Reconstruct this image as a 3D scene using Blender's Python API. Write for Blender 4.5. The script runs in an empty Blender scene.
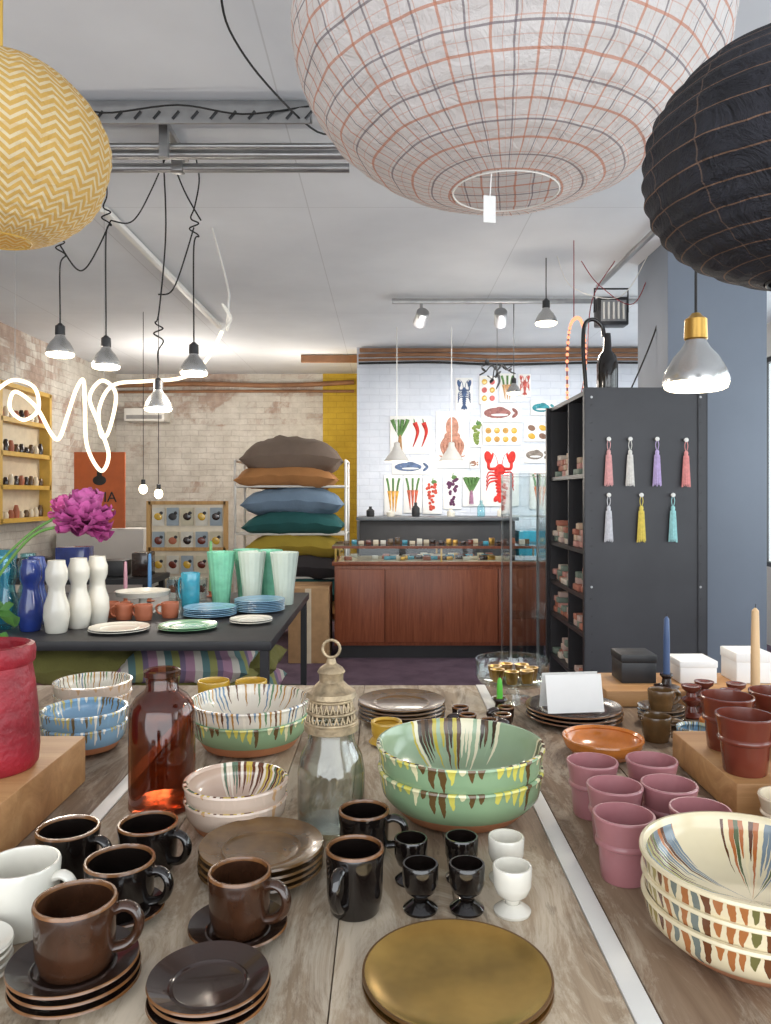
import bpy, bmesh, math, random
from mathutils import Vector, Matrix, noise as mnoise
random.seed(7)
S=bpy.context.scene
pi=math.pi
# ------------------------------------------------------------------ node helpers
class N:
    def __init__(s,name):
        s.mat=bpy.data.materials.new(name); s.mat.use_nodes=True
        s.nt=s.mat.node_tree; s.nt.nodes.clear()
        s.out=s.nt.nodes.new('ShaderNodeOutputMaterial')
    def n(s,t,**k):
        x=s.nt.nodes.new(t)
        for a,b in k.items(): setattr(x,a,b)
        return x
    def put(s,sock,v):
        if isinstance(v,bpy.types.NodeSocket): s.nt.links.new(v,sock)
        elif v is not None:
            if hasattr(sock.default_value,'__len__') and not hasattr(v,'__len__'): v=(v,)*len(sock.default_value)
            if hasattr(sock.default_value,'__len__') and len(sock.default_value)==4 and len(v)==3: v=(*v,1)
            sock.default_value=v
    def m(s,op,a,b=None,c=None,clamp=False):
        x=s.n('ShaderNodeMath',operation=op,use_clamp=clamp)
        for i,q in enumerate((a,b,c)):
            if q is not None: s.put(x.inputs[i],q)
        return x.outputs[0]
    def mix(s,f,a,b,mode='MIX'):
        x=s.n('ShaderNodeMix',data_type='RGBA',blend_type=mode)
        s.put(x.inputs[0],f); s.put(x.inputs[6],a); s.put(x.inputs[7],b)
        return x.outputs[2]
    def obj(s): return s.n('ShaderNodeTexCoord').outputs['Object']
    def uv(s):
        x=s.n('ShaderNodeSeparateXYZ'); s.put(x.inputs[0],s.n('ShaderNodeTexCoord').outputs['UV']); return x.outputs[0],x.outputs[1]
    def sep(s,v):
        x=s.n('ShaderNodeSeparateXYZ'); s.put(x.inputs[0],v); return x.outputs
    def comb(s,a,b,c):
        x=s.n('ShaderNodeCombineXYZ')
        for i,q in enumerate((a,b,c)): s.put(x.inputs[i],q)
        return x.outputs[0]
    def map(s,v,scale=(1,1,1)):
        x=s.n('ShaderNodeMapping'); s.put(x.inputs[0],v); x.inputs['Scale'].default_value=scale; return x.outputs[0]
    def noise(s,v,scale,detail=4,rough=.55,dist=0):
        x=s.n('ShaderNodeTexNoise'); s.put(x.inputs['Vector'],v)
        x.inputs['Scale'].default_value=scale; x.inputs['Detail'].default_value=detail
        x.inputs['Roughness'].default_value=rough; x.inputs['Distortion'].default_value=dist
        return x.outputs[0]
    def ramp(s,f,stops,const=False):
        x=s.n('ShaderNodeValToRGB'); s.put(x.inputs[0],f); cr=x.color_ramp
        if const: cr.interpolation='CONSTANT'
        while len(cr.elements)<len(stops): cr.elements.new(.5)
        for e,(p,c) in zip(cr.elements,stops):
            e.position=p; e.color=(*c,1) if len(c)==3 else c
        return x.outputs[0]
    def wn(s,v):
        x=s.n('ShaderNodeTexWhiteNoise',noise_dimensions='1D'); s.put(x.inputs['W'],v); return x.outputs[0]
    def bump(s,h,st,dist=.01):
        x=s.n('ShaderNodeBump'); x.inputs['Strength'].default_value=st; x.inputs['Distance'].default_value=dist
        s.put(x.inputs['Height'],h); return x.outputs[0]
    def bsdf(s,col,rough=.5,metal=0,trans=0,coat=0,normal=None,emis=None,es=0,spec=None):
        x=s.n('ShaderNodeBsdfPrincipled')
        s.put(x.inputs['Base Color'],col); s.put(x.inputs['Roughness'],rough); s.put(x.inputs['Metallic'],metal)
        s.put(x.inputs['Transmission Weight'],trans); s.put(x.inputs['Coat Weight'],coat)
        if spec is not None: s.put(x.inputs['Specular IOR Level'],spec)
        if normal is not None: s.put(x.inputs['Normal'],normal)
        if emis is not None: s.put(x.inputs['Emission Color'],emis); x.inputs['Emission Strength'].default_value=es
        return x.outputs[0]
    def done(s,sh): s.nt.links.new(sh,s.out.inputs[0]); return s.mat
def C(r,g,b):
    f=lambda c:(c/255/12.92) if c/255<=.04045 else ((c/255+.055)/1.055)**2.4
    return (f(r),f(g),f(b))
def pbr(name,col,rough=.5,metal=0,var=.15,vs=12,bump=0,bs=60,coat=0,es=0,spec=None):
    n=N(name); o=n.obj()
    f=n.noise(o,vs,4)
    dark=tuple(max(0,c*(1-var)) for c in col); lite=tuple(min(1,c*(1+var)) for c in col)
    c=n.ramp(f,[(.3,dark),(.7,lite)])
    nm=n.bump(n.noise(o,bs,3),bump) if bump else None
    return n.done(n.bsdf(c,rough,metal,0,coat,nm,c if es else None,es,spec))
def thin_glass(name,tint,gl=.25,rough=.03,edge=.55):
    n=N(name)
    lw=n.n('ShaderNodeLayerWeight'); lw.inputs[0].default_value=gl
    fac=n.m('POWER',lw.outputs['Facing'],2.0)
    t=n.n('ShaderNodeBsdfTransparent'); n.put(t.inputs[0],n.mix(fac,tint,tuple(c*edge for c in tint)))
    g=n.n('ShaderNodeBsdfGlossy'); g.inputs['Roughness'].default_value=rough; n.put(g.inputs[0],(1,1,1))
    f=n.m('ADD',n.m('MULTIPLY',fac,.6),.05,clamp=True)
    x=n.n('ShaderNodeMixShader'); n.put(x.inputs[0],f); n.nt.links.new(t.outputs[0],x.inputs[1]); n.nt.links.new(g.outputs[0],x.inputs[2])
    return n.done(x.outputs[0])
def wood(name,c1,c2,c3,axis=1,sc=1.0,rough=.6,rand=.25,bump=.25,worn=0):
    n=N(name); o=n.obj()
    st=[14,14,14]; st[axis]=.9
    v=n.map(o,tuple(q*sc for q in st))
    geo=n.n('ShaderNodeNewGeometry'); rnd=geo.outputs['Random Per Island']
    offv=n.comb(n.m('MULTIPLY',rnd,37),n.m('MULTIPLY',rnd,11),n.m('MULTIPLY',rnd,23))
    off=n.n('ShaderNodeVectorMath',operation='ADD'); n.put(off.inputs[0],v); n.put(off.inputs[1],offv)
    f=n.noise(off.outputs[0],1.6,9,.68,1.2)
    f2=n.noise(n.map(o,(3,3,3)),1.3,4)
    c=n.ramp(f,[(.28,c1),(.5,c2),(.72,c3)])
    c=n.mix(n.m('MULTIPLY',f2,.35),c,c1)
    if worn:
        s2=[11,11,11]; s2[axis]=3.2
        o2=n.n('ShaderNodeVectorMath',operation='ADD'); n.put(o2.inputs[0],n.map(o,tuple(s2))); n.put(o2.inputs[1],offv)
        wm=n.ramp(n.noise(o2.outputs[0],1.3,9,.78,.8),[(.47,(0,0,0)),(.58,(1,1,1))])
        c=n.mix(n.m('MULTIPLY',wm,worn),c,C(204,192,172))
        s3=[40,40,40]; s3[axis]=6
        km=n.ramp(n.noise(n.map(o,tuple(s3)),1.0,6,.7),[(.6,(0,0,0)),(.68,(1,1,1))])
        c=n.mix(n.m('MULTIPLY',km,.55),c,tuple(q*.45 for q in c1))
    k=n.m('ADD',n.m('MULTIPLY',rnd,rand*2),1-rand)
    c=n.mix(1.0,c,n.comb(k,k,k),'MULTIPLY')
    return n.done(n.bsdf(c,rough,normal=n.bump(f,bump,.004)))
def drip(name,base,cols,n_=60,len0=.03,len1=.05,width=.33,start=.0,rough=.22,groups=0):
    n=N(name); U,V=n.uv(); o=n.obj()
    w=n.m('MULTIPLY',n.m('SUBTRACT',n.noise(o,34,3),.5),1.2)
    u2=n.m('ADD',n.m('MULTIPLY',U,float(n_)),w)
    cell=n.m('FLOOR',u2); fr=n.m('FRACT',u2)
    r1=n.wn(cell); r2=n.wn(n.m('ADD',cell,37.3))
    L=n.m('ADD',len0,n.m('MULTIPLY',r2,len1))
    q=n.m('DIVIDE',n.m('SUBTRACT',V,start),n.m('SUBTRACT',L,start))
    tp=n.m('SQRT',n.m('MAXIMUM',n.m('SUBTRACT',1.0,n.m('POWER',n.m('MAXIMUM',q,0.0),3.0)),0.0))
    wd=n.m('MULTIPLY',tp,n.m('MULTIPLY',width,n.m('SUBTRACT',1.25,n.m('MULTIPLY',q,.55))))
    mw=n.m('LESS_THAN',n.m('ABSOLUTE',n.m('SUBTRACT',fr,.5)),wd)
    on=n.m('MULTIPLY',mw,n.m('GREATER_THAN',V,start))
    if groups:
        g=n.m('LESS_THAN',n.m('FRACT',n.m('MULTIPLY',U,float(groups))),.62)
        on=n.m('MULTIPLY',on,g)
    k=len(cols); col=n.ramp(r1,[(i/k,c) for i,c in enumerate(cols)],True)
    bv=n.ramp(n.noise(o,9,4),[(.3,tuple(c*.86 for c in base)),(.7,base)])
    return n.done(n.bsdf(n.mix(on,bv,col),rough,coat=.3,normal=n.bump(on,.15,.001)))
# ------------------------------------------------------------------ mesh builder
class B:
    def __init__(s): s.v=[];s.f=[];s.m=[];s.uv=[];s.mats=[]
    def mi(s,mat):
        if mat not in s.mats: s.mats.append(mat)
        return s.mats.index(mat)
    def face(s,idx,mat,uv=None):
        s.f.append(tuple(idx)); s.m.append(s.mi(mat)); s.uv.append(uv or [(0,0)]*len(idx))
    def lathe(s,prof,mat,seg=48,o=(0,0,0),M=None,norm=False,sx=1,sy=1,wob=0):
        P=[(p[0],p[1]) for p in prof]; MM=[(p[2] if len(p)>2 and p[2] else mat) for p in prof]
        cum=[0]
        for a,b in zip(P,P[1:]): cum.append(cum[-1]+math.hypot(b[0]-a[0],b[1]-a[1]))
        if norm: vv=[c/cum[-1] for c in cum]
        else:
            k=max(range(len(P)),key=lambda i:P[i][1]); vv=[abs(c-cum[k]) for c in cum]
        rings=[]
        for r,z in P:
            if r<1e-6:
                q=Vector((o[0],o[1],o[2]+z)); q=M@q if M else q
                s.v.append(q); rings.append([len(s.v)-1])
            else:
                R=[]
                for i in range(seg):
                    a=2*pi*i/seg
                    q=Vector((o[0]+r*sx*math.cos(a),o[1]+r*sy*math.sin(a),o[2]+z))
                    if wob: q+=Vector((math.cos(a),math.sin(a),0))*wob*(mnoise.noise(q*9))
                    q=M@q if M else q
                    s.v.append(q); R.append(len(s.v)-1)
                rings.append(R)
        for j in range(len(P)-1):
            A,Bq=rings[j],rings[j+1]; va,vb=vv[j],vv[j+1]; mt=MM[j]
            if len(A)==1 and len(Bq)==1: continue
            for i in range(seg):
                i2=(i+1)%seg; u0=i/seg; u1=(i+1)/seg
                if len(A)==1: s.face([A[0],Bq[i2],Bq[i]],mt,[(u0,va),(u1,vb),(u0,vb)])
                elif len(Bq)==1: s.face([A[i],A[i2],Bq[0]],mt,[(u0,va),(u1,va),(u0,vb)])
                else: s.face([A[i],A[i2],Bq[i2],Bq[i]],mt,[(u0,va),(u1,va),(u1,vb),(u0,vb)])
        return s
    def box(s,c,d,mat,bev=0,M=None,rz=0):
        bm=bmesh.new(); bmesh.ops.create_cube(bm,size=1)
        for v in bm.verts: v.co=Vector((v.co.x*d[0],v.co.y*d[1],v.co.z*d[2]))
        if bev: bmesh.ops.bevel(bm,geom=bm.edges[:],offset=bev,segments=2,profile=.5,affect='EDGES')
        R=Matrix.Translation(c)@Matrix.Rotation(rz,4,'Z')
        if M: R=M@R
        base=len(s.v)
        bm.verts.index_update()
        for v in bm.verts: s.v.append(R@v.co)
        for f in bm.faces: s.face([base+v.index for v in f.verts],mat)
        bm.free(); return s
    def tube(s,pts,r,mat,seg=8,closed=False,flat=1):
        pts=[Vector(p) for p in pts]; n=len(pts)
        rad=r if isinstance(r,(list,tuple)) else [r]*n
        up=None; rings=[]
        for i,p in enumerate(pts):
            if closed: t=(pts[(i+1)%n]-pts[i-1])
            else: t=(pts[min(i+1,n-1)]-pts[max(i-1,0)])
            if t.length<1e-9: t=Vector((0,0,1))
            t.normalize()
            if up is None:
                up=Vector((0,0,1)) if abs(t.z)<.9 else Vector((1,0,0))
            up=(up-t*up.dot(t))
            if up.length<1e-6: up=t.orthogonal()
            up.normalize(); sd=t.cross(up)
            R=[]
            for k in range(seg):
                a=2*pi*k/seg
                s.v.append(p+(up*math.cos(a)+sd*math.sin(a)*flat)*rad[i]); R.append(len(s.v)-1)
            rings.append(R)
        for i in range(n if closed else n-1):
            A=rings[i]; Q=rings[(i+1)%n]
            for k in range(seg):
                k2=(k+1)%seg; s.face([A[k],A[k2],Q[k2],Q[k]],mat)
        if not closed:
            s.face(rings[0][::-1],mat); s.face(rings[-1],mat)
        return s
    def ell(s,c,r,mat,seg=20,rings=12,M=None,bump=0):
        pr=[(math.sin(pi*i/rings),-math.cos(pi*i/rings)) for i in range(rings+1)]
        pr[0]=(0,-1); pr[-1]=(0,1)
        T=Matrix.Translation(c)@(M if M else Matrix())@Matrix.Diagonal((r[0],r[1],r[2],1))
        return s.lathe(pr,mat,seg,M=T,norm=True)
    def grid(s,fn,nu,nv,mat):
        b=len(s.v)
        for j in range(nv+1):
            for i in range(nu+1): s.v.append(Vector(fn(i/nu,j/nv)))
        for j in range(nv):
            for i in range(nu):
                a=b+j*(nu+1)+i; s.face([a,a+1,a+nu+2,a+nu+1],mat,[(i/nu,j/nv),((i+1)/nu,j/nv),((i+1)/nu,(j+1)/nv),(i/nu,(j+1)/nv)])
        return s
    def pillow(s,c,w,d,h,mat,seed=0,sag=0,n=22,rz=0):
        cr_,sr=math.cos(rz),math.sin(rz)
        def mk(sg):
            def fn(a,b):
                x=a*2-1;y=b*2-1
                t=max(0,(1-x**4))**.55*max(0,(1-y**4))**.55
                nz=mnoise.noise(Vector((x*1.7+seed,y*1.7,sg*2)))*.22+mnoise.noise(Vector((x*5+seed,y*3,sg*4)))*.08
                px=x*w/2*(1-.06*(1-y*y)) ; py=y*d/2*(1-.06*(1-x*x))
                return (c[0]+px*cr_-py*sr,c[1]+px*sr+py*cr_,c[2]+sg*h/2*t*(1+nz)-sag*x*x+.018*mnoise.noise(Vector((x*4+seed,y*4,0))))
            return fn
        s.grid(mk(1),n,n,mat); s.grid(mk(-1),n,n,mat); return s
    def finish(s,name,loc=(0,0,0),rz=0,ang=38,parent=None):
        me=bpy.data.meshes.new(name); me.from_pydata([tuple(v) for v in s.v],[],s.f)
        for m in s.mats: me.materials.append(m)
        ul=me.uv_layers.new(name='UVMap'); k=0
        for p,mi_,uv in zip(me.polygons,s.m,s.uv):
            p.material_index=mi_
            for q in uv: ul.data[k].uv=q; k+=1
        bm=bmesh.new(); bm.from_mesh(me); bmesh.ops.recalc_face_normals(bm,faces=bm.faces[:]); bm.to_mesh(me); bm.free()
        me.shade_smooth(); me.set_sharp_from_angle(angle=math.radians(ang))
        return put(me,name,loc,rz,parent)
def put(me,name,loc=(0,0,0),rz=0,parent=None):
    o=bpy.data.objects.new(name,me); S.collection.objects.link(o); o.location=loc; o.rotation_euler=(0,0,rz)
    if parent: o.parent=parent
    return o
def cr(pts,n=6,closed=False):
    P=[Vector(p) for p in pts]; out=[]; L=len(P)
    rng=range(L if closed else L-1)
    for i in rng:
        if closed: a,b,c,d=P[i-1],P[i],P[(i+1)%L],P[(i+2)%L]
        else: a,b,c,d=P[max(i-1,0)],P[i],P[i+1],P[min(i+2,L-1)]
        for k in range(n):
            t=k/n
            out.append(.5*((2*b)+(c-a)*t+(2*a-5*b+4*c-d)*t*t+(3*b-a-3*c+d)*t**3))
    if not closed: out.append(P[-1])
    return out
# ------------------------------------------------------------------ materials
M_black=pbr('black_glaze',C(20,15,13),.13,var=.3,coat=.5)
M_brown=pbr('brown_glaze',C(58,35,22),.2,var=.4,vs=22,coat=.4)
M_dbrown=pbr('dark_brown_glaze',C(46,31,25),.2,var=.3,coat=.4)
M_rim=pbr('ochre_rim_glaze',C(112,74,42),.25,var=.3,vs=60,coat=.3)
M_olive=pbr('olive_brown_glaze',C(98,72,42),.26,var=.35,vs=25,coat=.3)
M_white=pbr('white_glaze',C(218,214,202),.2,var=.05,coat=.3)
M_cream=pbr('cream_glaze',C(222,208,182),.25,var=.08,coat=.3)
M_pink=pbr('rose_glaze',C(162,108,112),.34,var=.1,coat=.2)
M_redbrown=pbr('redbrown_glaze',C(106,48,34),.24,var=.18,coat=.35)
M_gold=pbr('bronze_gold_glaze',C(176,144,78),.25,metal=.85,var=.4,vs=10)
M_goldrim=pbr('bronze_dark_rim',C(110,80,44),.3,metal=.6,var=.3)
M_terra=pbr('terracotta',C(180,120,82),.8,var=.12,bump=.2)
M_terra2=pbr('terracotta_dark',C(165,95,66),.5,var=.12)
M_orange=pbr('amber_glaze',C(196,118,48),.2,var=.25,coat=.4)
M_yellow=pbr('yellow_glaze',C(200,160,55),.25,var=.15,coat=.3)
M_bluegl=pbr('blue_glaze',C(120,160,190),.25,var=.12,coat=.3)
M_greengl=pbr('green_glaze',C(110,156,118),.25,var=.2,coat=.3)
M_red=pbr('crimson_glaze',C(135,26,38),.5,var=.35,vs=20,bump=.5,bs=40)
M_metal=pbr('galvanised_metal',C(165,165,165),.38,metal=.85,var=.12)
M_brass=pbr('brass',C(190,150,80),.3,metal=1,var=.15)
M_wickr=pbr('weathered_wire',C(160,142,114),.5,metal=.5,var=.35,vs=60,bump=.4)
M_pipe=pbr('copper_brown_pipe',C(140,100,70),.5,metal=.2,var=.25,vs=5)
M_blk=pbr('black_powdercoat',C(38,38,40),.45,var=.12)
M_blk2=pbr('black_shelf_metal',C(56,56,59),.42,metal=.2,var=.12,vs=4)
M_cord=pbr('black_cable',C(18,18,18),.6,var=.1)
M_whitep=pbr('white_paint',C(222,220,214),.5,var=.04)
M_paper=pbr('white_card',C(230,229,226),.8,var=.03)
M_glass=thin_glass('clear_glass',(.95,.975,.97),.32)
M_amber=thin_glass('amber_glass',(.68,.43,.32),.3,rough=.06,edge=.6)
M_teal=thin_glass('teal_glass',(.62,.86,.9),.35)
M_mintg=pbr('mint_opaline_glass',C(130,205,172),.15,var=.2,coat=.4)
M_opal=pbr('white_opaline_glass',C(205,218,206),.15,var=.05,coat=.4)
M_cobalt=pbr('cobalt_glaze',C(36,56,125),.15,var=.25,coat=.4)
M_tealc=pbr('teal_glaze',C(60,150,175),.15,var=.2,coat=.4)
M_wtop=wood('weathered_planks',C(100,82,64),C(154,134,110),C(190,172,146),1,.8,.7,.16,.5,worn=.6)
M_wtop2=wood('dark_weathered_planks',C(82,64,50),C(126,102,80),C(158,136,112),1,.8,.7,.16,.5,worn=.4)
M_wblock=wood('oiled_wood',C(146,104,62),C(182,136,88),C(206,164,114),0,.6,.55,.05,.15)
M_cwood=wood('counter_mahogany',C(112,56,34),C(142,78,50),C(164,96,64),2,1.2,.4,.06,.05)
M_frame=wood('oak_frame',C(150,108,56),C(188,144,84),C(208,168,104),2,1,.5,.05,.05)
M_framey=pbr('yellow_frame_paint',C(205,165,75),.5,var=.1)
def glow(name,col,st):
    n=N(name); e=n.n('ShaderNodeEmission'); n.put(e.inputs[0],col); e.inputs[1].default_value=st
    return n.done(e.outputs[0])
M_neon=glow('neon_rope_light',(1,.86,.62),1.9)
M_bulb=glow('bulb_glow',(1,.86,.62),6)
M_redled=glow('red_rope_glow',(1,.35,.18),1.6)
D_green=drip('green_drip_glaze',C(150,172,140),[C(58,42,26),C(226,218,186),C(190,172,60),C(226,218,186),C(88,60,32),C(150,172,140)],110,.045,.085,.44,groups=3)
D_greenlow=drip('green_drip_glaze_band',C(138,166,128),[C(206,196,90),C(222,214,170),C(96,72,40),C(138,166,128)],58,.012,.034,.36,rough=.25)
D_white=drip('white_drip_glaze',C(228,220,204),[C(100,66,40),C(96,124,150),C(176,130,64),C(100,136,96),C(228,220,204)],72,.02,.05,.2)
D_pink=drip('blush_drip_glaze',C(208,182,164),[C(96,54,32),C(196,170,70),C(90,112,90),C(228,218,200)],96,.03,.06,.42,groups=2)
D_pinko=drip('blush_glaze_outer',C(206,184,166),[C(190,150,110),C(206,184,166)],30,.01,.015,.2)
D_cream=drip('cream_drip_glaze',C(224,210,174),[C(90,52,28),C(146,146,84),C(172,100,50),C(112,126,136),C(224,208,168),C(80,92,56)],120,.05,.11,.42,start=.008,groups=4)
D_creamo=drip('cream_drip_glaze_outer',C(222,208,174),[C(100,58,32),C(150,136,76),C(160,100,56),C(108,116,110),C(104,100,58)],62,.024,.03,.30,start=.010)
D_blue=drip('blue_drip_glaze',C(132,170,198),[C(190,176,110),C(226,222,206),C(110,96,66),C(132,170,198)],60,.01,.03,.3)
# ------------------------------------------------------------------ room
CE=2.90
def brick(name,horiz):
    n=N(name); o=n.obj(); X,Y,Z=n.sep(o)
    jx=n.m('MULTIPLY',n.m('SUBTRACT',n.noise(o,5,3),.5),.05); jz=n.m('MULTIPLY',n.m('SUBTRACT',n.noise(o,6,3),.5),.03)
    v=n.comb(n.m('ADD',X if horiz==0 else Y,jx),n.m('ADD',Z,jz),0.0)
    b=n.n('ShaderNodeTexBrick'); n.put(b.inputs['Vector'],v); b.inputs['Scale'].default_value=2.6
    b.inputs['Mortar Size'].default_value=.012; b.inputs['Mortar Smooth'].default_value=.4
    b.inputs['Brick Width'].default_value=.55; b.inputs['Row Height'].default_value=.19
    n.put(b.inputs['Color1'],(0,0,0)); n.put(b.inputs['Color2'],(1,1,1)); n.put(b.inputs['Mortar'],(.5,.5,.5))
    bv=n.sep(b.outputs['Color'])[0]
    red=n.ramp(n.noise(o,14,4),[(.35,C(134,100,84)),(.65,C(166,138,120))])
    wh=n.ramp(n.noise(o,5,6,.7),[(.28,C(178,172,162)),(.7,C(214,209,200))])
    big=n.m('ADD',n.noise(o,1.1,8,.75,.6),n.m('MULTIPLY',n.m('SUBTRACT',bv,.5),.12))
    top=n.m('MULTIPLY',n.m('GREATER_THAN',Z,.78),.07)
    msk=n.ramp(n.m('ADD',big,top),[(.57,(0,0,0)),(.67,(1,1,1))])
    c=n.mix(n.m('MULTIPLY',msk,.7),wh,red)
    pl=n.ramp(n.noise(o,.8,7,.65),[(.48,(0,0,0)),(.54,(1,1,1))])
    c=n.mix(n.m('MULTIPLY',b.outputs['Fac'],n.m('MULTIPLY',.4,n.m('SUBTRACT',1.0,n.m('MULTIPLY',pl,.85)))),c,C(144,136,126))
    return n.done(n.bsdf(c,.85,normal=n.bump(n.m('ADD',n.m('SUBTRACT',1.0,b.outputs['Fac']),n.noise(o,25,3)),.6,.012)))
M_brickx=brick('whitewashed_brick_back',0); M_bricky=brick('whitewashed_brick_side',1)
def pbrick(name,ca,cb,cm,fm):
    n=N(name); o=n.obj(); X,Y,Z=n.sep(o)
    jz=n.m('MULTIPLY',n.m('SUBTRACT',n.noise(o,6,3),.5),.02)
    b=n.n('ShaderNodeTexBrick'); n.put(b.inputs['Vector'],n.comb(n.m('ADD',X,Y),n.m('ADD',Z,jz),0.0)); b.inputs['Scale'].default_value=2.6; b.inputs['Mortar Size'].default_value=.012
    b.inputs['Brick Width'].default_value=.55; b.inputs['Row Height'].default_value=.19; b.inputs['Mortar Smooth'].default_value=.5
    c=n.ramp(n.noise(o,2.5,6,.65),[(.3,ca),(.7,cb)])
    c=n.mix(n.m('MULTIPLY',b.outputs['Fac'],fm),c,cm)
    return n.done(n.bsdf(c,.8,normal=n.bump(n.m('SUBTRACT',n.noise(o,22,3),b.outputs['Fac']),.5,.01)))
M_yel=pbrick('yellow_painted_brick',C(172,142,34),C(206,174,56),C(140,112,20),.4)
M_wbrick=pbrick('white_painted_brick',C(200,206,216),C(222,226,234),C(176,182,194),.3)
n=N('ceiling_board'); o=n.obj(); X,Y,Z=n.sep(o)
fx=n.m('LESS_THAN',n.m('FRACT',n.m('DIVIDE',n.m('ADD',X,5.3),1.22)),.005); fy=n.m('LESS_THAN',n.m('FRACT',n.m('DIVIDE',Y,2.44)),.0025)
c=n.ramp(n.noise(o,.9,5),[(.3,C(204,207,212)),(.7,C(224,227,231))])
c=n.mix(n.m('MULTIPLY',n.m('MAXIMUM',fx,fy),.3),c,C(130,128,128))
M_ceil=n.done(n.bsdf(c,.8))
n=N('purple_carpet'); o=n.obj()
c=n.ramp(n.noise(o,6,6),[(.3,C(84,64,80)),(.7,C(112,90,106))])
M_floor=n.done(n.bsdf(c,.95,normal=n.bump(n.noise(o,300,2),.5,.004)))
M_pillar=pbr('slate_blue_paint',C(118,126,138),.6,var=.05,vs=2)
M_wgrey=pbr('side_wall_paint',C(205,202,197),.8,var=.05,vs=2)
def bx(name,c,d,mat,bev=0): return B().box((0,0,0),d,mat,bev).finish(name,c)
bx('floor',(0,4.2,-.05),(7.2,12.2,.1),M_floor)
bx('ceiling',(0,4.2,CE+.05),(7.2,12.2,.1),M_ceil)
bx('wall_left',(-3.5,4.2,CE/2),(.1,12.2,CE),M_bricky)
bx('wall_back',(-1.55,10.05,CE/2),(3.9,.1,CE),M_brickx)
bx('wall_back_yellow',(-.55,9.99,CE/2),(.5,.06,CE),M_yel)
bx('wall_back_white',(1.58,8.25,CE/2),(3.76,.1,CE),M_wbrick)
bx('wall_partition',(-.25,9.15,CE/2),(.1,1.7,CE),M_yel)
b=B()
b.box((3.5,4.2,.35),(.1,12.2,.7),M_wgrey); b.box((3.5,4.2,2.75),(.1,12.2,.3),M_wgrey)
for y in (-1.8,1.2,4.4,7.4,10.1): b.box((3.5,y,1.65),(.1,.35,1.9),M_wgrey)
b.finish('wall_right')
for i,y in enumerate((-.3,2.8,5.9)):
    b=B()
    for dy in (-1.3,0,1.3): b.box((0,dy,0),(.05,.06,1.9),M_blk)
    for dz in (-.93,.93): b.box((0,0,dz),(.05,2.6,.05),M_blk)
    b.box((0,0,0),(.006,2.6,1.85),M_glass)
    b.finish('window_%d'%(i+1),(3.5,y,1.65))
b=B(); b.box((0,-1.85,.1),(7,.1,.2),M_wgrey); b.box((0,-1.85,2.8),(7,.1,.2),M_wgrey)
for x in (-3.4,3.4): b.box((x,-1.85,1.45),(.2,.1,2.9),M_wgrey)
b.finish('wall_front')
bx('pillar',(2.0,4.98,CE/2),(.6,.56,CE-.004),M_pillar,.006)
bx('trim_1',(1.58,8.17,2.865),(3.7,.05,.04),M_pipe,.005)
bx('trim_2',(-.62,8.6,2.85),(.62,.05,.08),M_pipe,.005)
b=B()
b.tube(cr([(-3.4,9.9,2.74),(-2.4,9.9,2.76),(-1.4,9.9,2.74),(-.4,9.9,2.78)],5),.03,M_pipe)
b.tube(cr([(-3.4,9.93,2.66),(-2,9.93,2.67),(-.4,9.93,2.67)],5),.018,M_pipe); b.finish('wall_pipe')
b=B()
for k,(z,r) in enumerate(((2.80,.02),(2.755,.014),(2.72,.012))):
    b.tube(cr([(-.28,8.12,z),(.5,8.11,z+.01),(1.2,8.12,z-.012),(2.2,8.11,z+.006),(3.3,8.12,z)],6),r,[M_pipe,M_pipe,M_cord][k])
b.finish('wall_cable_bundle')
b=B()
b.box((-.77,3.10,CE-.03),(.95,.10,.045),M_metal,.003); b.box((-.77,3.045,CE-.07),(.95,.010,.06),M_metal)
for i in range(13): b.tube([(-1.2+i*.074,3.038,CE-.085),(-1.175+i*.074,3.038,CE-.055)],.006,M_blk,6)
for y,z,r in ((3.22,2.79,.012),(3.30,2.79,.02),(3.46,2.80,.02)): b.tube([(-1.25,y,z),(-.16,y,z)],r,M_metal,14)
for x in (-.9,):
    b.box((x,3.28,CE-.04),(.03,.46,.025),M_metal); b.box((x,3.17,CE-.10),(.035,.03,.16),M_metal); b.box((x-.02,3.46,CE-.07),(.05,.05,.10),M_metal,.004)
b.tube(cr([(-1.25,3.0,2.88),(-1.1,3.02,2.83),(-.8,3.0,2.85),(-.55,3.01,2.82),(-.3,3.05,2.87)],6),.004,M_cord,6)
b.finish('ceiling_conduit_rail')
b=B(); b.box((-1.5,5.6,CE-.03),(.04,2.9,.03),M_whitep,.004); b.finish('ceiling_track',(0,0,0))
b=B(); b.box((1.1,6.1,CE-.035),(2.1,.045,.035),M_metal,.004)
b.box((1.55,4.9,CE-.03),(.03,1.6,.025),M_metal,.003); b.finish('ceiling_track')
def spotlamp(x,y,tilt):
    b=B(); b.tube([(0,0,0),(0,0,-.06)],.012,M_metal)
    Mx=Matrix.Translation((0,0,-.11))@Matrix.Rotation(tilt,4,'Y')@Matrix.Rotation(math.radians(60),4,'X')
    b.lathe([(0,.07),(.04,.07),(.05,.06),(.05,-.07),(.045,-.075),(.042,-.06),(0,-.05)],M_metal,24,M=Mx)
    b.finish('track_spotlight',(x,y,CE-.053))
spotlamp(.28,6.1,.4); spotlamp(.9,6.1,-.2)
b=B(); b.box((0,0,0),(.22,.12,.2),M_blk,.01); b.box((0,-.062,0),(.18,.004,.15),M_metal)
for i in range(5): b.box((-.07+i*.035,-.066,0),(.012,.004,.12),M_whitep)
b.tube([(-.12,0,0),(-.12,0,.17),(.12,0,.17),(.12,0,0)],.008,M_blk); b.finish('flood_light',(1.62,5.6,2.66))
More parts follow.
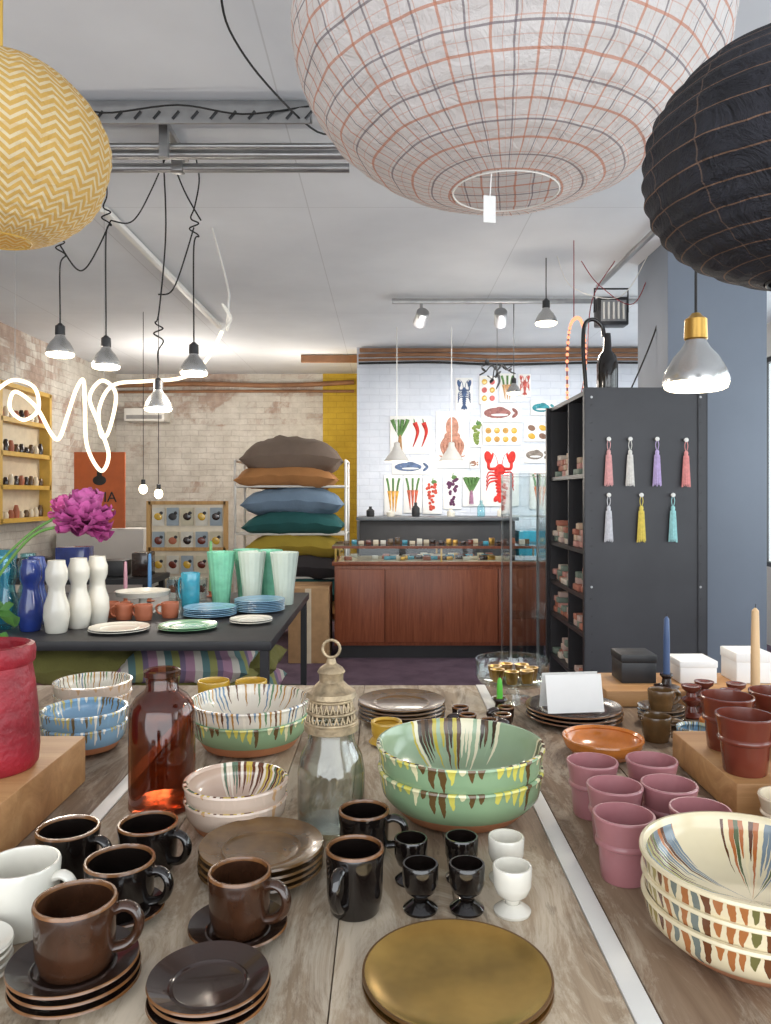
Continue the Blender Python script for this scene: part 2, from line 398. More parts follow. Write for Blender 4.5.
# ------------------------------------------------------------------ main table
TZ=.85
b=B()
edges=[-1.55,-1.38,-1.2,-1.02,-.84,-.66,-.463]
for a,c in zip(edges,edges[1:]): b.box(((a+c)/2,1.27,TZ-.015),(c-a-.0014,1.56,.03),M_wtop2,.0012)
edges=[-.437,-.31,-.175,-.055,.085,.237]
for a,c in zip(edges,edges[1:]): b.box(((a+c)/2,1.27,TZ-.015),(c-a-.0012,1.56,.03),M_wtop,.0012)
edges=[.263,.43,.6,.78,.95,1.12,1.3]
for a,c in zip(edges,edges[1:]): b.box(((a+c)/2,1.27,TZ-.015),(c-a-.0014,1.56,.03),M_wtop2,.0012)
for xx in (-.45,.25): b.box((xx,1.27,TZ-.0145),(.024,1.57,.03),M_whitep,.001)
b.box((-.125,1.27,TZ-.04),(2.84,1.55,.02),M_wtop2)
for xx in (-1.5,-.45,.25,1.25):
    for yy in (.56,1.98): b.box((xx,yy,.40),(.07,.07,.80),M_wtop2)
b.box((-.12,.56,.765),(2.7,.03,.07),M_wtop2); b.box((-.12,1.98,.765),(2.7,.03,.07),M_wtop2)
b.finish('display_table')
TZ=.8505
# ------------------------------------------------------------------ pottery
def mugprof(r,h,rm=None): return [(0,.0),(.80*r,0),(.84*r,.002),(.86*r,.008),(.93*r,.016),(.95*r,.35*h),(.965*r,.72*h),(1.0*r,h-.003,rm),(r-.0012,h,rm),(r-.0035,h,rm),(r-.0048,h-.004),(.88*r,.6*h),(.86*r,.3*h),(.8*r,.012),(.6*r,.008),(0,.007)]
def addmug(b,r,h,mat,ang=0,o=(0,0,0)):
    rm=M_rim if mat in (M_black,M_brown,M_dbrown) else None
    b.lathe(mugprof(r,h,rm),mat,56,o=o)
    ca,sa=math.cos(ang),math.sin(ang)
    pts=[(.93*r,.80*h),(r+.007,.85*h),(r+.017,.79*h),(r+.022,.62*h),(r+.019,.43*h),(r+.010,.29*h),(.92*r,.24*h)]
    P=cr([(o[0]+p*ca,o[1]+p*sa,o[2]+z) for p,z in pts],6)
    b.tube(P,.0052,mat,12,flat=1.35)
def mug(x,y,r,h,mat,ang=0,z=TZ,name='coffee_mug'):
    b=B(); addmug(b,r,h,mat,ang); b.finish(name,(x,y,z))
def plateprof(r,t=.0045,lift=.012,rm=None): return [(0,0),(.58*r,0),(.62*r,.002),(.9*r,lift*.75),(r,lift,rm),(r-.001,lift+.002,rm),(.985*r,lift+t*.6),(.88*r,lift*.62+t),(.66*r,t+.0022),(.63*r,t+.003),(.60*r,t+.001),(.56*r,t),(0,t)]
def plates(name,x,y,r,n_,mat,z=TZ,pitch=.0085,lift=.012):
    b=B(); rm=M_rim if mat in (M_dbrown,) else (M_goldrim if mat is M_gold else None)
    for i in range(n_):
        dx,dy=(random.uniform(-.002,.002),random.uniform(-.002,.002))
        b.lathe(plateprof(r,lift=lift,rm=rm),mat,72,o=(dx,dy,i*pitch))
    b.finish(name,(x,y,z)); return z+(n_-1)*pitch+.0055
def bowlprof(R,h,base=None,inner=None,outer=None,br=.5):
    t=.006
    return [(0,0,base),(br*R,0,base),(br*R+.004,.003,base),(br*R+.02,.12*h,base),(.86*R,.36*h,outer),(.94*R,.52*h,outer),(.965*R,.7*h,outer),(.975*R,.85*h,outer),(.985*R,.93*h,outer),(R,h-.003,outer),(R-.001,h,inner),(R-t*.8,h+.0005,inner),(R-t*1.3,h-.004,inner),(.925*R,.8*h,inner),(.88*R,.6*h,inner),(.78*R,.4*h,inner),(.6*R,.2*h,inner),(.35*R,.11*h,inner),(.15*R,.095*h,inner),(0,.09*h,inner)]
def bowls(name,x,y,R,h,spec,pitch,z=TZ,br=.5,rz=None):
    b=B()
    for i,(inn,out,bs) in enumerate(spec):
        b.lathe(bowlprof(R*(1 if i==len(spec)-1 else .985),h,bs,inn,out,br),inn,96,o=(0,0,i*pitch))
    b.finish(name,(x,y,z),rz=random.random()*6 if rz is None else rz)
mug(-.42,.90,.043,.077,M_white,-.15)
mug(-.413,1.015,.040,.068,M_black,-.3)
mug(-.318,1.045,.040,.062,M_black,-.35)
zt=plates('saucer',-.312,.925,.05,1,M_dbrown); mug(-.315,.925,.041,.062,M_black,-.2,zt+.001)
zt=plates('saucer_stack',-.314,.79,.064,3,M_dbrown); mug(-.314,.79,.041,.068,M_brown,.1,zt+.001)
zt=plates('saucer',-.166,.888,.056,1,M_dbrown); mug(-.166,.888,.036,.066,M_brown,-.3,zt+.001)
plates('saucer_stack',-.171,.762,.059,3,M_dbrown)
plates('plate_stack',-.165,1.03,.082,4,M_olive,pitch=.009)
# concave bronze plates
b=B(); r=.096
for i in range(2):
    b.lathe([(0,0),(.5*r,0),(.55*r,.002),(.95*r,.008),(r,.011,M_goldrim),(.995*r,.0135,M_goldrim),(.97*r,.0135),(.90*r,.011),(.75*r,.0078),(.5*r,.006),(.25*r,.0052),(0,.005)],M_gold,96,o=(0,0,i*.008))
b.finish('gold_plate_stack',(.072,.785,TZ),ang=70)
mug(-.037,.94,.0355,.076,M_black,-1.95)
mug(-.030,1.088,.036,.062,M_black,-.2)
plates('saucer_stack',-.432,.80,.046,4,M_white)
def eggcup(x,y,r,h,mat):
    p=[(0,0),(.92*r,0),(.95*r,.003),(.8*r,.006),(.42*r,.012),(.34*r,.2*h),(.4*r,.3*h),(.8*r,.42*h),(.97*r,.6*h),(.98*r,.8*h),(1.0*r,h-.002),(r-.001,h),(r-.003,h),(.86*r,.8*h),(.8*r,.6*h),(.5*r,.45*h),(0,.42*h)]
    B().lathe(p,mat,40).finish('egg_cup',(x,y,TZ))
for x,y,m_ in ((.042,.94,M_black),(.098,.94,M_black),(.152,.935,M_white),(.033,1.01,M_black),(.099,1.015,M_black),(.157,1.015,M_white)):
    eggcup(x,y,.022 if m_ is M_black else .0235,.056,m_)
bowls('drip_glaze_bowl_stack',.1165,1.22,.131,.078,[(D_greenlow,D_greenlow,M_terra),(D_green,D_greenlow,D_greenlow)],.036,br=.55,rz=.9)
bowls('drip_glaze_bowl_stack',-.224,1.17,.078,.05,[(D_pink,D_pinko,M_terra),(D_pink,D_pinko,D_pinko)],.024)
bowls('drip_glaze_bowl_stack',-.269,1.55,.118,.066,[(M_greengl,D_greenlow,M_terra),(D_white,D_white,D_white)],.03,br=.6)
bowls('drip_glaze_bowl_stack',-.59,1.53,.082,.055,[(D_blue,D_blue,M_terra),(D_blue,D_blue,D_blue)],.028)
bowls('drip_glaze_bowl_stack',-.66,1.76,.086,.056,[(D_white,D_pinko,M_terra),(D_white,D_pinko,D_pinko)],.026)
bowls('drip_glaze_bowl_stack',-.86,1.72,.07,.05,[(M_greengl,M_greengl,M_terra),(M_yellow,M_greengl,M_greengl)],.024)
bowls('drip_glaze_bowl_stack',.406,.862,.12,.056,[(D_cream,D_creamo,M_terra),(D_cream,D_creamo,D_creamo),(D_cream,D_creamo,D_creamo)],.023,br=.55,rz=.5)
for x in (-.41,-.32): 
    b=B(); addmug(b,.038,.058,M_yellow,1.2); b.finish('yellow_cup',(x,1.86,TZ))
bowls('yellow_bowl',.002,1.565,.032,.046,[(M_yellow,M_yellow,M_yellow)],.02)
plates('plate_stack',.036,1.73,.097,5,M_olive,pitch=.008)
plates('plate_stack',.418,1.735,.106,3,M_dbrown,pitch=.009)
bowls('amber_bowl',.418,1.5,.077,.036,[(M_orange,M_orange,M_terra)],.02)
def tcup(x,y,r,h,mat,z=TZ,name='tumbler_cup'):
    p=[(0,0),(.70*r,0),(.73*r,.003),(.78*r,.3*h),(.81*r,.52*h),(.90*r,.545*h),(.92*r,.575*h),(.90*r,.61*h),(.865*r,.63*h),(.92*r,.8*h),(r,h-.002),(r-.001,h),(r-.0035,h),(.87*r,.8*h),(.78*r,.55*h),(.7*r,.012),(0,.008)]
    B().lathe(p,mat,56).finish(name,(x,y,z))
for x,y in ((.311,1.018),(.329,1.12),(.324,1.222),(.419,1.228),(.409,1.125),(.418,1.036)): tcup(x,y,.040,.084,M_pink)
B().box((0,0,0),(.42,.27,.055),M_wblock,.003).finish('wooden_riser',(.75,1.335,TZ+.028))
for x,y in ((.577,1.252),(.60,1.37),(.70,1.40),(.69,1.27)): tcup(x,y,.0455,.092,M_redbrown,TZ+.056)
tcup(.585,1.135,.04,.062,M_cream)
for x,y in ((.175,1.66),(.215,1.62),(.25,1.66),(.165,1.72),(.265,1.72)):
    b=B(); addmug(b,.019,.034,M_dbrown,random.random()*6); b.finish('espresso_cup',(x,y,TZ))
b=B(); R=.09
b.lathe([(0,0),(.05,0),(.052,.003),(.02,.008),(.012,.03),(.02,.04),(.08,.045),(R,.06),(R,.1),(R-.003,.1),(R-.003,.062),(.078,.049),(0,.045)],M_glass,48)
b.finish('glass_cake_stand',(.31,1.9,TZ))
b=B()
for i in range(7):
    a=i*.9; b.lathe([(0,0),(.012,0),(.016,.02),(.018,.03),(.014,.03),(0,.01)],M_brass,16,o=(.045*math.cos(a),.045*math.sin(a),0))
b.finish('brass_cup_group',(.31,1.9,TZ+.05))
def taper(name,x,y,z,h,col,r=.009,hold=M_dbrown):
    b=B(); b.lathe([(0,0),(.028,0),(.03,.004),(.012,.01),(.01,.022),(.016,.03),(.014,.034),(0,.034)],hold,24)
    b.lathe([(0,.03),(r,.03),(r*.95,.03+h*.6),(r*.75,.03+h-.006),(.002,.03+h),(0,.03+h)],pbr(name+'_wax',col,.5,var=.05),16)
    b.tube([(0,0,.03+h),(.001,0,.038+h)],.0008,M_cord,6); b.finish(name,(x,y,z))
taper('green_candle',.262,1.79,TZ,.05,C(90,190,60),.007)
b=B(); cw=.125; ch=.078
Mt=Matrix.Rotation(.12,4,'Z')
for sg in (-1,1):
    Q=Mt@Matrix.Translation((0,sg*.02,ch/2))@Matrix.Rotation(sg*.25,4,'X')
    b.box((0,0,0),(cw,.0012,ch*1.03),M_paper,M=Q)
b.finish('folded_sign_card',(.405,1.70,TZ+.033))
B().box((0,0,0),(.62,.19,.038),M_wblock,.003).finish('wooden_riser',(.83,1.93,TZ+.0195))
rz=TZ+.039
b=B(); b.box((0,0,.025),(.085,.085,.05),M_blk,.002); b.box((0,0,.06),(.089,.089,.02),M_blk,.003); b.finish('black_gift_box',(.62,1.95,rz))
for x,w,h in ((.765,.09,.055),(.9,.085,.075)):
    b=B(); b.box((0,0,h*.35),(w,.09,h*.7),M_paper,.002); b.box((0,0,h*.84),(w+.004,.094,h*.32),M_paper,.003); b.finish('white_gift_box',(x,1.95,rz))
taper('blue_candle',.672,1.865,rz,.14,C(60,82,120),.008)
taper('beige_candle',.768,1.62,TZ,.235,C(205,172,130),.0095)
for x,y in ((.735,1.8),(.69,1.76),(.76,1.72),(.70,1.66),(.80,1.78)):
    b=B(); b.lathe([(0,0),(.026,0),(.028,.004),(.014,.012),(.01,.024),(.02,.034),(.023,.04),(.012,.046),(.01,.054),(.02,.062),(.022,.07),(.014,.07),(0,.06)],M_redbrown,28); b.finish('turned_candle_holder',(x,y,TZ))
zt=plates('saucer_stack',.60,1.70,.05,4,M_olive); mug(.60,1.70,.028,.045,M_olive,.4,zt,'espresso_cup')
mug(.552,1.59,.03,.05,M_olive,-.3,TZ,'espresso_cup'); mug(.665,1.585,.026,.045,M_orange,.4,TZ,'espresso_cup')
bowls('blue_bowl',.602,1.515,.036,.05,[(D_blue,D_blue,M_terra)],.02)
B().box((0,0,0),(.40,.42,.08),M_wblock,.004).finish('wooden_riser',(-.722,1.15,TZ+.0405))
p=[(0,0),(.066,0),(.071,.006),(.074,.03),(.073,.09),(.068,.13),(.064,.15),(.063,.158),(.067,.163),(.068,.18),(.066,.188),(.06,.19),(.056,.185),(.056,.15),(.062,.1),(.06,.02),(0,.012)]
B().lathe(p,M_red,56,wob=.004).finish('red_ceramic_vase',(-.612,1.2,TZ+.081))
r=.052
p=[(0,.004),(r-.006,0),(r,.005),(r,.15),(r-.003,.165),(r-.012,.178),(.028,.187),(.025,.192),(.025,.208),(.029,.211),(.029,.219),(.025,.221),(.021,.219),(.021,.19),(.026,.183),(r-.015,.173),(r-.005,.16),(r-.004,.15),(r-.004,.01),(0,.01)]
B().lathe(p,M_amber,56).finish('amber_glass_bottle',(-.358,1.25,TZ))
b=B(); r=.05
p=[(0,.006),(r-.01,0),(r-.002,.004),(r,.012),(r,.09),(r-.004,.112),(r-.014,.13),(.034,.142),(.033,.152),(.036,.156),(.033,.158),(.03,.152),(.031,.141),(r-.017,.128),(r-.007,.11),(r-.003,.09),(r-.003,.012),(0,.01)]
M_jar=thin_glass('jar_glass',(.93,.955,.94),.42,.02,.45)
b.lathe(p,M_jar,56)
b.lathe([(.036,.148),(.040,.15),(.041,.16),(.037,.163)],M_wickr,40)
for k in range(22):
    a=2*pi*k/22
    for sg in (1,-1): b.tube(cr([(.036*math.cos(a),.036*math.sin(a),.16),(.034*math.cos(a+.15*sg),.034*math.sin(a+.15*sg),.175),(.03*math.cos(a+.3*sg),.03*math.sin(a+.3*sg),.195)],3),.0013,M_wickr,6)
for zz,rr in ((.163,.038),(.178,.035),(.195,.031)): b.tube([(rr*math.cos(t*.2618),rr*math.sin(t*.2618),zz) for t in range(24)],.0024,M_wickr,8,closed=True)
b.lathe([(.03,.196),(.038,.2),(.036,.207),(.026,.214),(.018,.222),(.018,.232),(.021,.236),(.017,.242),(.008,.248),(.006,.256),(0,.258)],M_wickr,32)
b.tube([(.013*math.cos(t*.35),0,.27+.013*math.sin(t*.35)) for t in range(18)],.0022,M_wickr,8,closed=True)
b.finish('glass_storm_lantern',(-.081,1.165,TZ))
# peony flowers in vase
def petal(b,base,dirv,w,l,cup,mat):
    d=Vector(dirv).normalized(); side=d.cross(Vector((0,0,1)))
    if side.length<.1: side=Vector((1,0,0))
    side.normalize(); nrm=side.cross(d)
    sd=random.random()*9
    def fn(u,v):
        x=(u*2-1); ww=w*math.sin(pi*min(1,.12+.8*v))**.6
        rr=mnoise.noise(Vector((x*2+sd,v*3,sd)))*.12*l*v
        return base+d*(l*v*(1-.12*x*x))+side*(x*ww)+nrm*(cup*l*(v*v*.9-.5*v+x*x*.35)+rr)
    b.grid(fn,6,6,mat)
M_peony=pbr('magenta_petals',C(172,72,132),.6,var=.35,vs=60); M_peony2=pbr('pink_petals',C(205,90,150),.6,var=.3,vs=60)
M_leaf=pbr('leaf_green',C(70,115,50),.5,var=.3)
M_leaf2=pbr('stem_green',C(90,130,60),.5,var=.2)
b=B()
def peony(c,R,mat,tilt):
    for k in range(80):
        ph=random.random()*2*pi; el=random.uniform(-.9,1.45)
        d=Matrix.Rotation(tilt,3,'Y')@Vector((math.cos(ph)*math.cos(el),math.sin(ph)*math.cos(el),math.sin(el)))
        petal(b,Vector(c)+d*R*.12,d,R*.42,R*random.uniform(.75,1.0),random.uniform(.25,.7),mat)
O=Vector((-.86,1.5,TZ))
peony(Vector((-.576,1.5,1.303))-O,.056,M_peony,.3); peony(Vector((-.642,1.56,1.318))-O,.03,M_peony2,-.3)
b.tube(cr([(0,0,.04),(.03,0,.2),(.1,0,.32),(.18,0,.42),(.25,0,.44)],6),.003,M_leaf2)
b.tube(cr([(0,0,.04),(.02,.02,.2),(.08,.04,.34),(.15,.05,.42),(.205,.055,.455)],6),.0028,M_leaf2)
for d,bs in (((.7,.1,.25),(.06,0,.25)),((.6,-.2,-.5),(.09,0,.3)),((.8,.2,-.1),(.04,0,.22)),((-.5,.3,.6),(.03,0,.22))):
    petal(b,Vector(bs),d,.022,.09,.25,M_leaf)
b.lathe([(0,0),(.045,0),(.05,.01),(.052,.08),(.035,.14),(.03,.18),(.036,.2),(.033,.2),(.027,.18),(.032,.14),(.048,.08),(.046,.012),(0,.008)],M_teal,40)
b.finish('peony_vase',tuple(O))
# ------------------------------------------------------------------ paper lanterns
def lantern(name,loc,R,c_,ro,mat,tag=False,ribs=22,rot=0,wire=None,dep=.014,pw=.95):
    b=B(); ph0=math.acos(ro/R); pr=[]; n_=ribs*6
    for i in range(n_+1):
        ph=-ph0+2*ph0*i/n_
        k=1-dep*abs(math.sin(pi*ribs*i/n_))
        pr.append((R*math.cos(ph)**pw*k,c_*math.sin(ph)*k))
    b.lathe(pr,mat,144,norm=True,wob=.008)
    zo=c_*math.sin(ph0)
    for sg in (-1,1): b.tube([(ro*1.02*math.cos(t*pi/24),ro*1.02*math.sin(t*pi/24),sg*zo) for t in range(48)],.002,wire,6,closed=True)
    b.tube([(-ro,0,zo),(ro,0,zo)],.0025,M_metal,6); b.tube([(0,-ro,zo),(0,ro,zo)],.0025,M_metal,6)
    b.lathe([(0,zo-.2),(.02,zo-.2),(.022,zo-.12),(.012,zo-.1),(0,zo-.1)],M_whitep,16)
    if tag:
        b.tube([(-.045,-ro*.92,-zo),(-.048,-ro*.92,-zo-.05)],.0012,M_paper,6)
        b.box((-.049,-ro*.92,-zo-.075),(.026,.0015,.055),M_paper,rz=.2)
    b.tube([(0,0,zo-.12),(0,0,CE-loc[2])],.004,wire,8)
    b.finish(name,loc,rz=rot,ang=60)
def lant_shader(n,c,em=.0,bs=.45):
    o=n.obj(); w=n.noise(o,16,6,.65,1.2)
    nm=n.bump(w,bs,.03)
    d=n.n('ShaderNodeBsdfPrincipled'); n.put(d.inputs['Base Color'],c); d.inputs['Roughness'].default_value=.85
    n.put(d.inputs['Normal'],nm)
    t=n.n('ShaderNodeBsdfTranslucent'); n.put(t.inputs[0],c); n.put(t.inputs['Normal'],nm)
    x=n.n('ShaderNodeMixShader'); x.inputs[0].default_value=em
    n.nt.links.new(d.outputs[0],x.inputs[1]); n.nt.links.new(t.outputs[0],x.inputs[2]); return n.done(x.outputs[0])
def line(n,co,count,w,off=0.):
    return n.m('LESS_THAN',n.m('FRACT',n.m('ADD',n.m('MULTIPLY',co,float(count)),off)),w)
n=N('plaid_fabric'); U,V=n.uv(); o=n.obj()
wob=n.m('MULTIPLY',n.m('SUBTRACT',n.noise(o,8,3),.5),.007)
U=n.m('ADD',U,wob); V=n.m('ADD',V,wob)
c=n.ramp(n.noise(o,4,4),[(.3,C(222,217,214)),(.7,C(240,237,235))])
A=C(208,138,106); G=C(118,108,114)
for co,k in ((U,28),(V,12)):
    c=n.mix(n.m('MULTIPLY',line(n,co,k,.06),.72),c,A); c=n.mix(n.m('MULTIPLY',line(n,co,k,.045,.5),.72),c,G)
    c=n.mix(n.m('MULTIPLY',line(n,co,k,.025,.40),.45),c,A); c=n.mix(n.m('MULTIPLY',line(n,co,k,.02,.72),.4),c,A)
L_white=lant_shader(n,c,.35)
n=N('chevron_paper'); U,V=n.uv()
tri=n.m('ABSOLUTE',n.m('SUBTRACT',n.m('FRACT',n.m('MULTIPLY',U,24.0)),.5))
s_=n.m('FRACT',n.m('ADD',n.m('MULTIPLY',V,30.0),n.m('MULTIPLY',tri,2.4)))
blk=n.m('LESS_THAN',n.m('FRACT',n.m('MULTIPLY',V,7.0)),.16)
c=n.mix(n.m('LESS_THAN',s_,.42),C(228,190,108),C(242,228,190))
c=n.mix(n.m('MULTIPLY',blk,.35),c,C(226,186,100))
L_yellow=lant_shader(n,c,.35)
n=N('black_paper'); U,V=n.uv(); o=n.obj()
c=n.ramp(n.noise(o,6,4),[(.3,C(22,22,28)),(.7,C(42,42,50))])
Vw=n.m('ADD',V,n.m('ADD',n.m('MULTIPLY',U,.05),n.m('MULTIPLY',n.m('SUBTRACT',n.noise(o,9,3),.5),.025)))
c=n.mix(n.m('MULTIPLY',line(n,Vw,16,.06),.85),c,C(122,92,72)); c=n.mix(n.m('MULTIPLY',line(n,n.m('ADD',U,wob) if False else U,14,.025),.7),c,C(104,84,72))
L_black=lant_shader(n,c,.05,1.0)
lantern('plaid_paper_lantern',(.262,1.70,2.345),.466,.345,.112,L_white,True,19,wire=M_whitep,dep=.006)
lantern('yellow_paper_lantern',(-.985,2.0,2.228),.266,.235,.07,L_yellow,ribs=18,wire=M_framey,dep=.008)
lantern('black_paper_lantern',(.545,1.0,1.778),.205,.158,.05,L_black,ribs=17,wire=M_cord,dep=.016)
# ------------------------------------------------------------------ reflector bulbs
M_mirror=pbr('silvered_reflector',C(190,190,188),.25,metal=.8,var=.05)
def rbulb(x,y,z,s=1,sock=M_blk,name='pendant_bulb',swag=None):
    b=B()
    b.lathe([(0,.004),(.05,0),(.058,.004),(.061,.014)],M_bulb,36)
    b.lathe([(.061,.014),(.062,.02),(.056,.04),(.042,.065),(.027,.082),(.02,.095),(.019,.105),(.0,.106)],M_mirror,36)
    b.lathe([(0,.15),(.008,.15),(.012,.145),(.021,.138),(.022,.1),(.019,.096),(0,.096)],sock,24)
    for v in b.v: v*=s
    if swag: b.tube(cr([(0,0,.15*s)]+swag,8),.0035,M_cord,6)
    else: b.tube([(0,0,.15*s),(0,0,CE-z)],.0035,M_cord,6)
    b.finish(name,(x,y,z))
def knot(h): return [(.0,0,h-.08),(.02,.01,h-.03),(-.02,0,h),(.024,-.01,h+.02),(-.016,.01,h+.05),(.004,0,h+.1)]
for x,z,kx in ((-1.46,1.97,-.25),(-1.254,1.915,-.1),(-1.02,1.725,0),(-.86,1.885,-.02)):
    H=CE-z; kh={-1.46:.49,-1.254:.68,-1.02:.35,-.86:.66}[x]
    sw=[(0,0,.2)]+knot(kh)+[(kx*.4+.02,.05,(kh+H)/2+.06),(kx*.5,.08,H)]
    rbulb(x,3.5,z,1.0,swag=sw)
b=B()
for a,c_,dp in (((-1.46,3.5,2.47),(-1.25,3.55,2.6),.16),((-1.25,3.55,2.6),(-.98,3.5,2.88),.12),((-1.02,3.5,2.25),(-.86,3.5,2.55),.1),((-.98,3.6,2.88),(-.84,3.55,2.6),.02)):
    a=Vector(a);c_=Vector(c_); m_=(a+c_)/2-Vector((0,0,dp)); b.tube(cr([a,a*.7+c_*.3-Vector((0,0,dp*.85)),m_,a*.25+c_*.75-Vector((0,0,dp*.6)),c_],6),.0035,M_cord,6)
b.finish('cable_swag')
rbulb(.776,1.95,1.612,1.28,M_brass)
rbulb(1.05,5.1,2.46,1.15)
rbulb(1.02,6.2,2.15,.9)
M_shade=pbr('grey_shade',C(165,163,158),.5,var=.06)
for x,z in ((.105,1.66),(.61,1.66)):
    b=B(); b.lathe([(.115,0),(.117,.004),(.1,.03),(.05,.1),(.03,.14),(.028,.17),(.012,.18),(.0,.18)],M_shade,36)
    b.lathe([(.112,.002),(.096,.03),(.046,.1),(0,.12)],M_whitep,36)
    b.ell((0,0,.05),(.03,.03,.035),M_bulb); b.tube([(0,0,.17),(0,0,CE-z)],.004,M_whitep,6); b.finish('cone_pendant_lamp',(x,7.2,z))
for x,z in ((-2.05,1.4),(-1.92,1.36)):
    b=B(); b.ell((0,0,0),(.035,.035,.042),M_bulb); b.lathe([(0,.03),(.018,.03),(.018,.08),(0,.085)],M_blk,16); b.tube([(0,0,.08),(0,0,CE-z)],.003,M_cord,6); b.finish('pendant_bulb',(x,6.6,z))
b=B(); b.tube([(0,0,0),(0,0,.52)],.002,M_cord,6)
for i in range(7):
    a=i*.9; e=Vector((.10*math.cos(a),.10*math.sin(a),.06*math.sin(i*2.1)))
    b.tube(cr([(0,0,0),(e.x*.5,e.y*.5,.05),tuple(e)],4),.005,M_cord,6)
    petal(b,e,(math.cos(a),math.sin(a),-.6),.018,.06,.3,M_blk); petal(b,e,(math.cos(a+1),math.sin(a+1),.5),.018,.06,.3,M_blk)
b.tube(cr([(0,0,0),(.02,0,-.08),(-.01,0,-.15)],4),[.012,.011,.011,.01,.01,.009,.008,.005,.003],M_blk,8)
b.finish('hanging_branch_mobile',(.93,6.5,2.38))
# neon rope squiggle
pp=[(-2.08,1.86,4.1),(-2.0,1.91,4.05),(-1.90,1.94,4.0),(-1.80,1.90,4.0),(-1.79,1.79,4.02),(-1.88,1.74,4.05),(-1.95,1.80,4.05),(-1.90,1.88,4.0),(-1.78,1.80,3.97),(-1.70,1.66,3.97),(-1.66,1.64,3.97),(-1.63,1.76,4.0),(-1.60,1.89,4.03),(-1.55,1.94,4.0),(-1.53,1.80,3.97),(-1.53,1.60,4.0),(-1.47,1.475,4.03),(-1.42,1.56,4.0),(-1.46,1.72,3.96),(-1.51,1.85,3.98),(-1.46,1.94,4.02),(-1.40,1.87,4.05),(-1.43,1.68,4.03),(-1.48,1.66,4.06),(-1.49,1.80,4.06),(-1.42,1.92,4.06),(-1.26,1.945,4.08),(-1.1,1.96,4.1),(-1.0,2.0,4.1),(-.92,2.1,4.12),(-.87,2.22,4.15)]
b=B(); b.tube(cr([(x,y,z) for x,z,y in pp],8),.0098,M_neon,10)
b.tube(cr([(-.87,4.15,2.22),(-.83,4.2,2.3),(-.88,4.2,2.38),(-.84,4.2,2.3),(-.86,4.22,2.24),(-.85,4.22,2.38),(-.87,4.3,2.5),(-1.0,4.5,2.89)],6),.006,M_whitep,8)
b.tube([(-1.90,4.0,1.94),(-1.90,4.0,2.9)],.0015,M_metal,6); b.tube([(-1.45,4.02,1.95),(-1.45,4.02,2.9)],.0015,M_metal,6)
b.finish('neon_rope_light')
b=B(); b.tube(cr([(-.50,2.35,2.89),(-.50,2.5,2.84),(-.42,2.75,2.8),(-.28,3.2,2.84),(-.15,3.3,2.89)],6),.004,M_cord); b.finish('ceiling_cable')
b=B()
b.tube(cr([(1.5,5.1,2.88),(1.35,5.1,2.62),(1.3,5.05,2.2),(1.25,5.05,1.92)],8),.003,M_red,6); b.tube(cr([(1.28,5.1,2.88),(1.4,5.1,2.72),(1.62,5.1,2.6),(1.75,5.1,2.88)],8),.003,M_red,6)
b.tube(cr([(1.1,5.0,2.88),(1.2,5,2.68),(1.5,5,2.62),(1.68,5,2.88)],8),.003,M_whitep,6); b.tube(cr([(1.78,4.8,2.88),(1.7,4.9,2.4),(1.5,4.9,1.92)],8),.005,M_cord); b.finish('hanging_cords')
b=B()
loopp=cr([(1.10,4.72,1.94),(1.10,4.72,2.2),(1.12,4.72,2.38),(1.17,4.72,2.42),(1.20,4.72,2.34),(1.21,4.72,2.15),(1.2,4.72,1.94)],6)
for q in loopp: b.ell(q,(.010,.010,.012),M_redled,8,6)
b.tube(loopp,.005,M_red,6); b.tube([(1.14,4.72,2.4),(1.14,4.72,2.89)],.003,M_red,6); b.finish('bead_rope_light')
b=B(); b.lathe([(0,0),(.055,0),(.06,.01),(.06,.2),(.05,.25),(.025,.28),(.02,.36),(.018,.38),(0,.38)],M_black,36)
b.tube(cr([(-.02,0,.36),(-.03,0,.42),(-.08,0,.46),(-.13,0,.43),(-.14,0,.3),(-.13,0,.15),(-.12,0,.012)],8),.012,M_black,10); b.finish('black_bottle_sculpture',(1.28,4.5,1.902))
# ------------------------------------------------------------------ black shelving unit
b=B(); X0,X1,Y0,Y1,H=1.04,1.62,4.0,4.93,1.9
for y in (Y0,Y1): b.box(((X0+X1)/2,y,H/2),(X1-X0,.02,H),M_blk2)
b.box((X1-.01,(Y0+Y1)/2,H/2),(.012,Y1-Y0,H),M_blk2)
b.box(((X0+X1)/2,4.46,H/2),(X1-X0-.01,.015,H),M_blk2)
SH=[.08,.35,.61,.81,1.05,1.45,1.885]
for z in SH: b.box(((X0+X1)/2,(Y0+Y1)/2,z),(X1-X0,Y1-Y0,.022),M_blk2)
for y,sg in ((Y0,-1),(Y1,1)):
    for x in (X0,X1):
        b.box((x,y+sg*.014,H/2),(.045,.006,H),M_blk2); b.box((x-(.0225 if x==X0 else -.0225),y,H/2),(.004,.034,H),M_blk2)
for z in [.1+.09*i for i in range(20)]:
    for x in (X0+.012,X1-.012): b.lathe([(0,0),(.005,0),(.005,.003),(0,.003)],M_blk,10,M=Matrix.Translation((x,Y0-.0165,z))@Matrix.Rotation(pi/2,4,'X'))
for z in (.1,.85,1.82):
    for x in (X0+.012,X1-.012): b.lathe([(0,0),(.007,0),(.006,.004),(0,.004)],M_metal,10,M=Matrix.Translation((x,Y0-.0165,z+.03))@Matrix.Rotation(pi/2,4,'X'))
b.finish('metal_shelving_unit')
b=B(); cols=[pbr('soap_%d'%i,c,.6,var=.1) for i,c in enumerate((C(204,150,140),C(216,204,190),C(180,115,95),C(195,170,160),C(120,136,124),C(206,180,154)))]
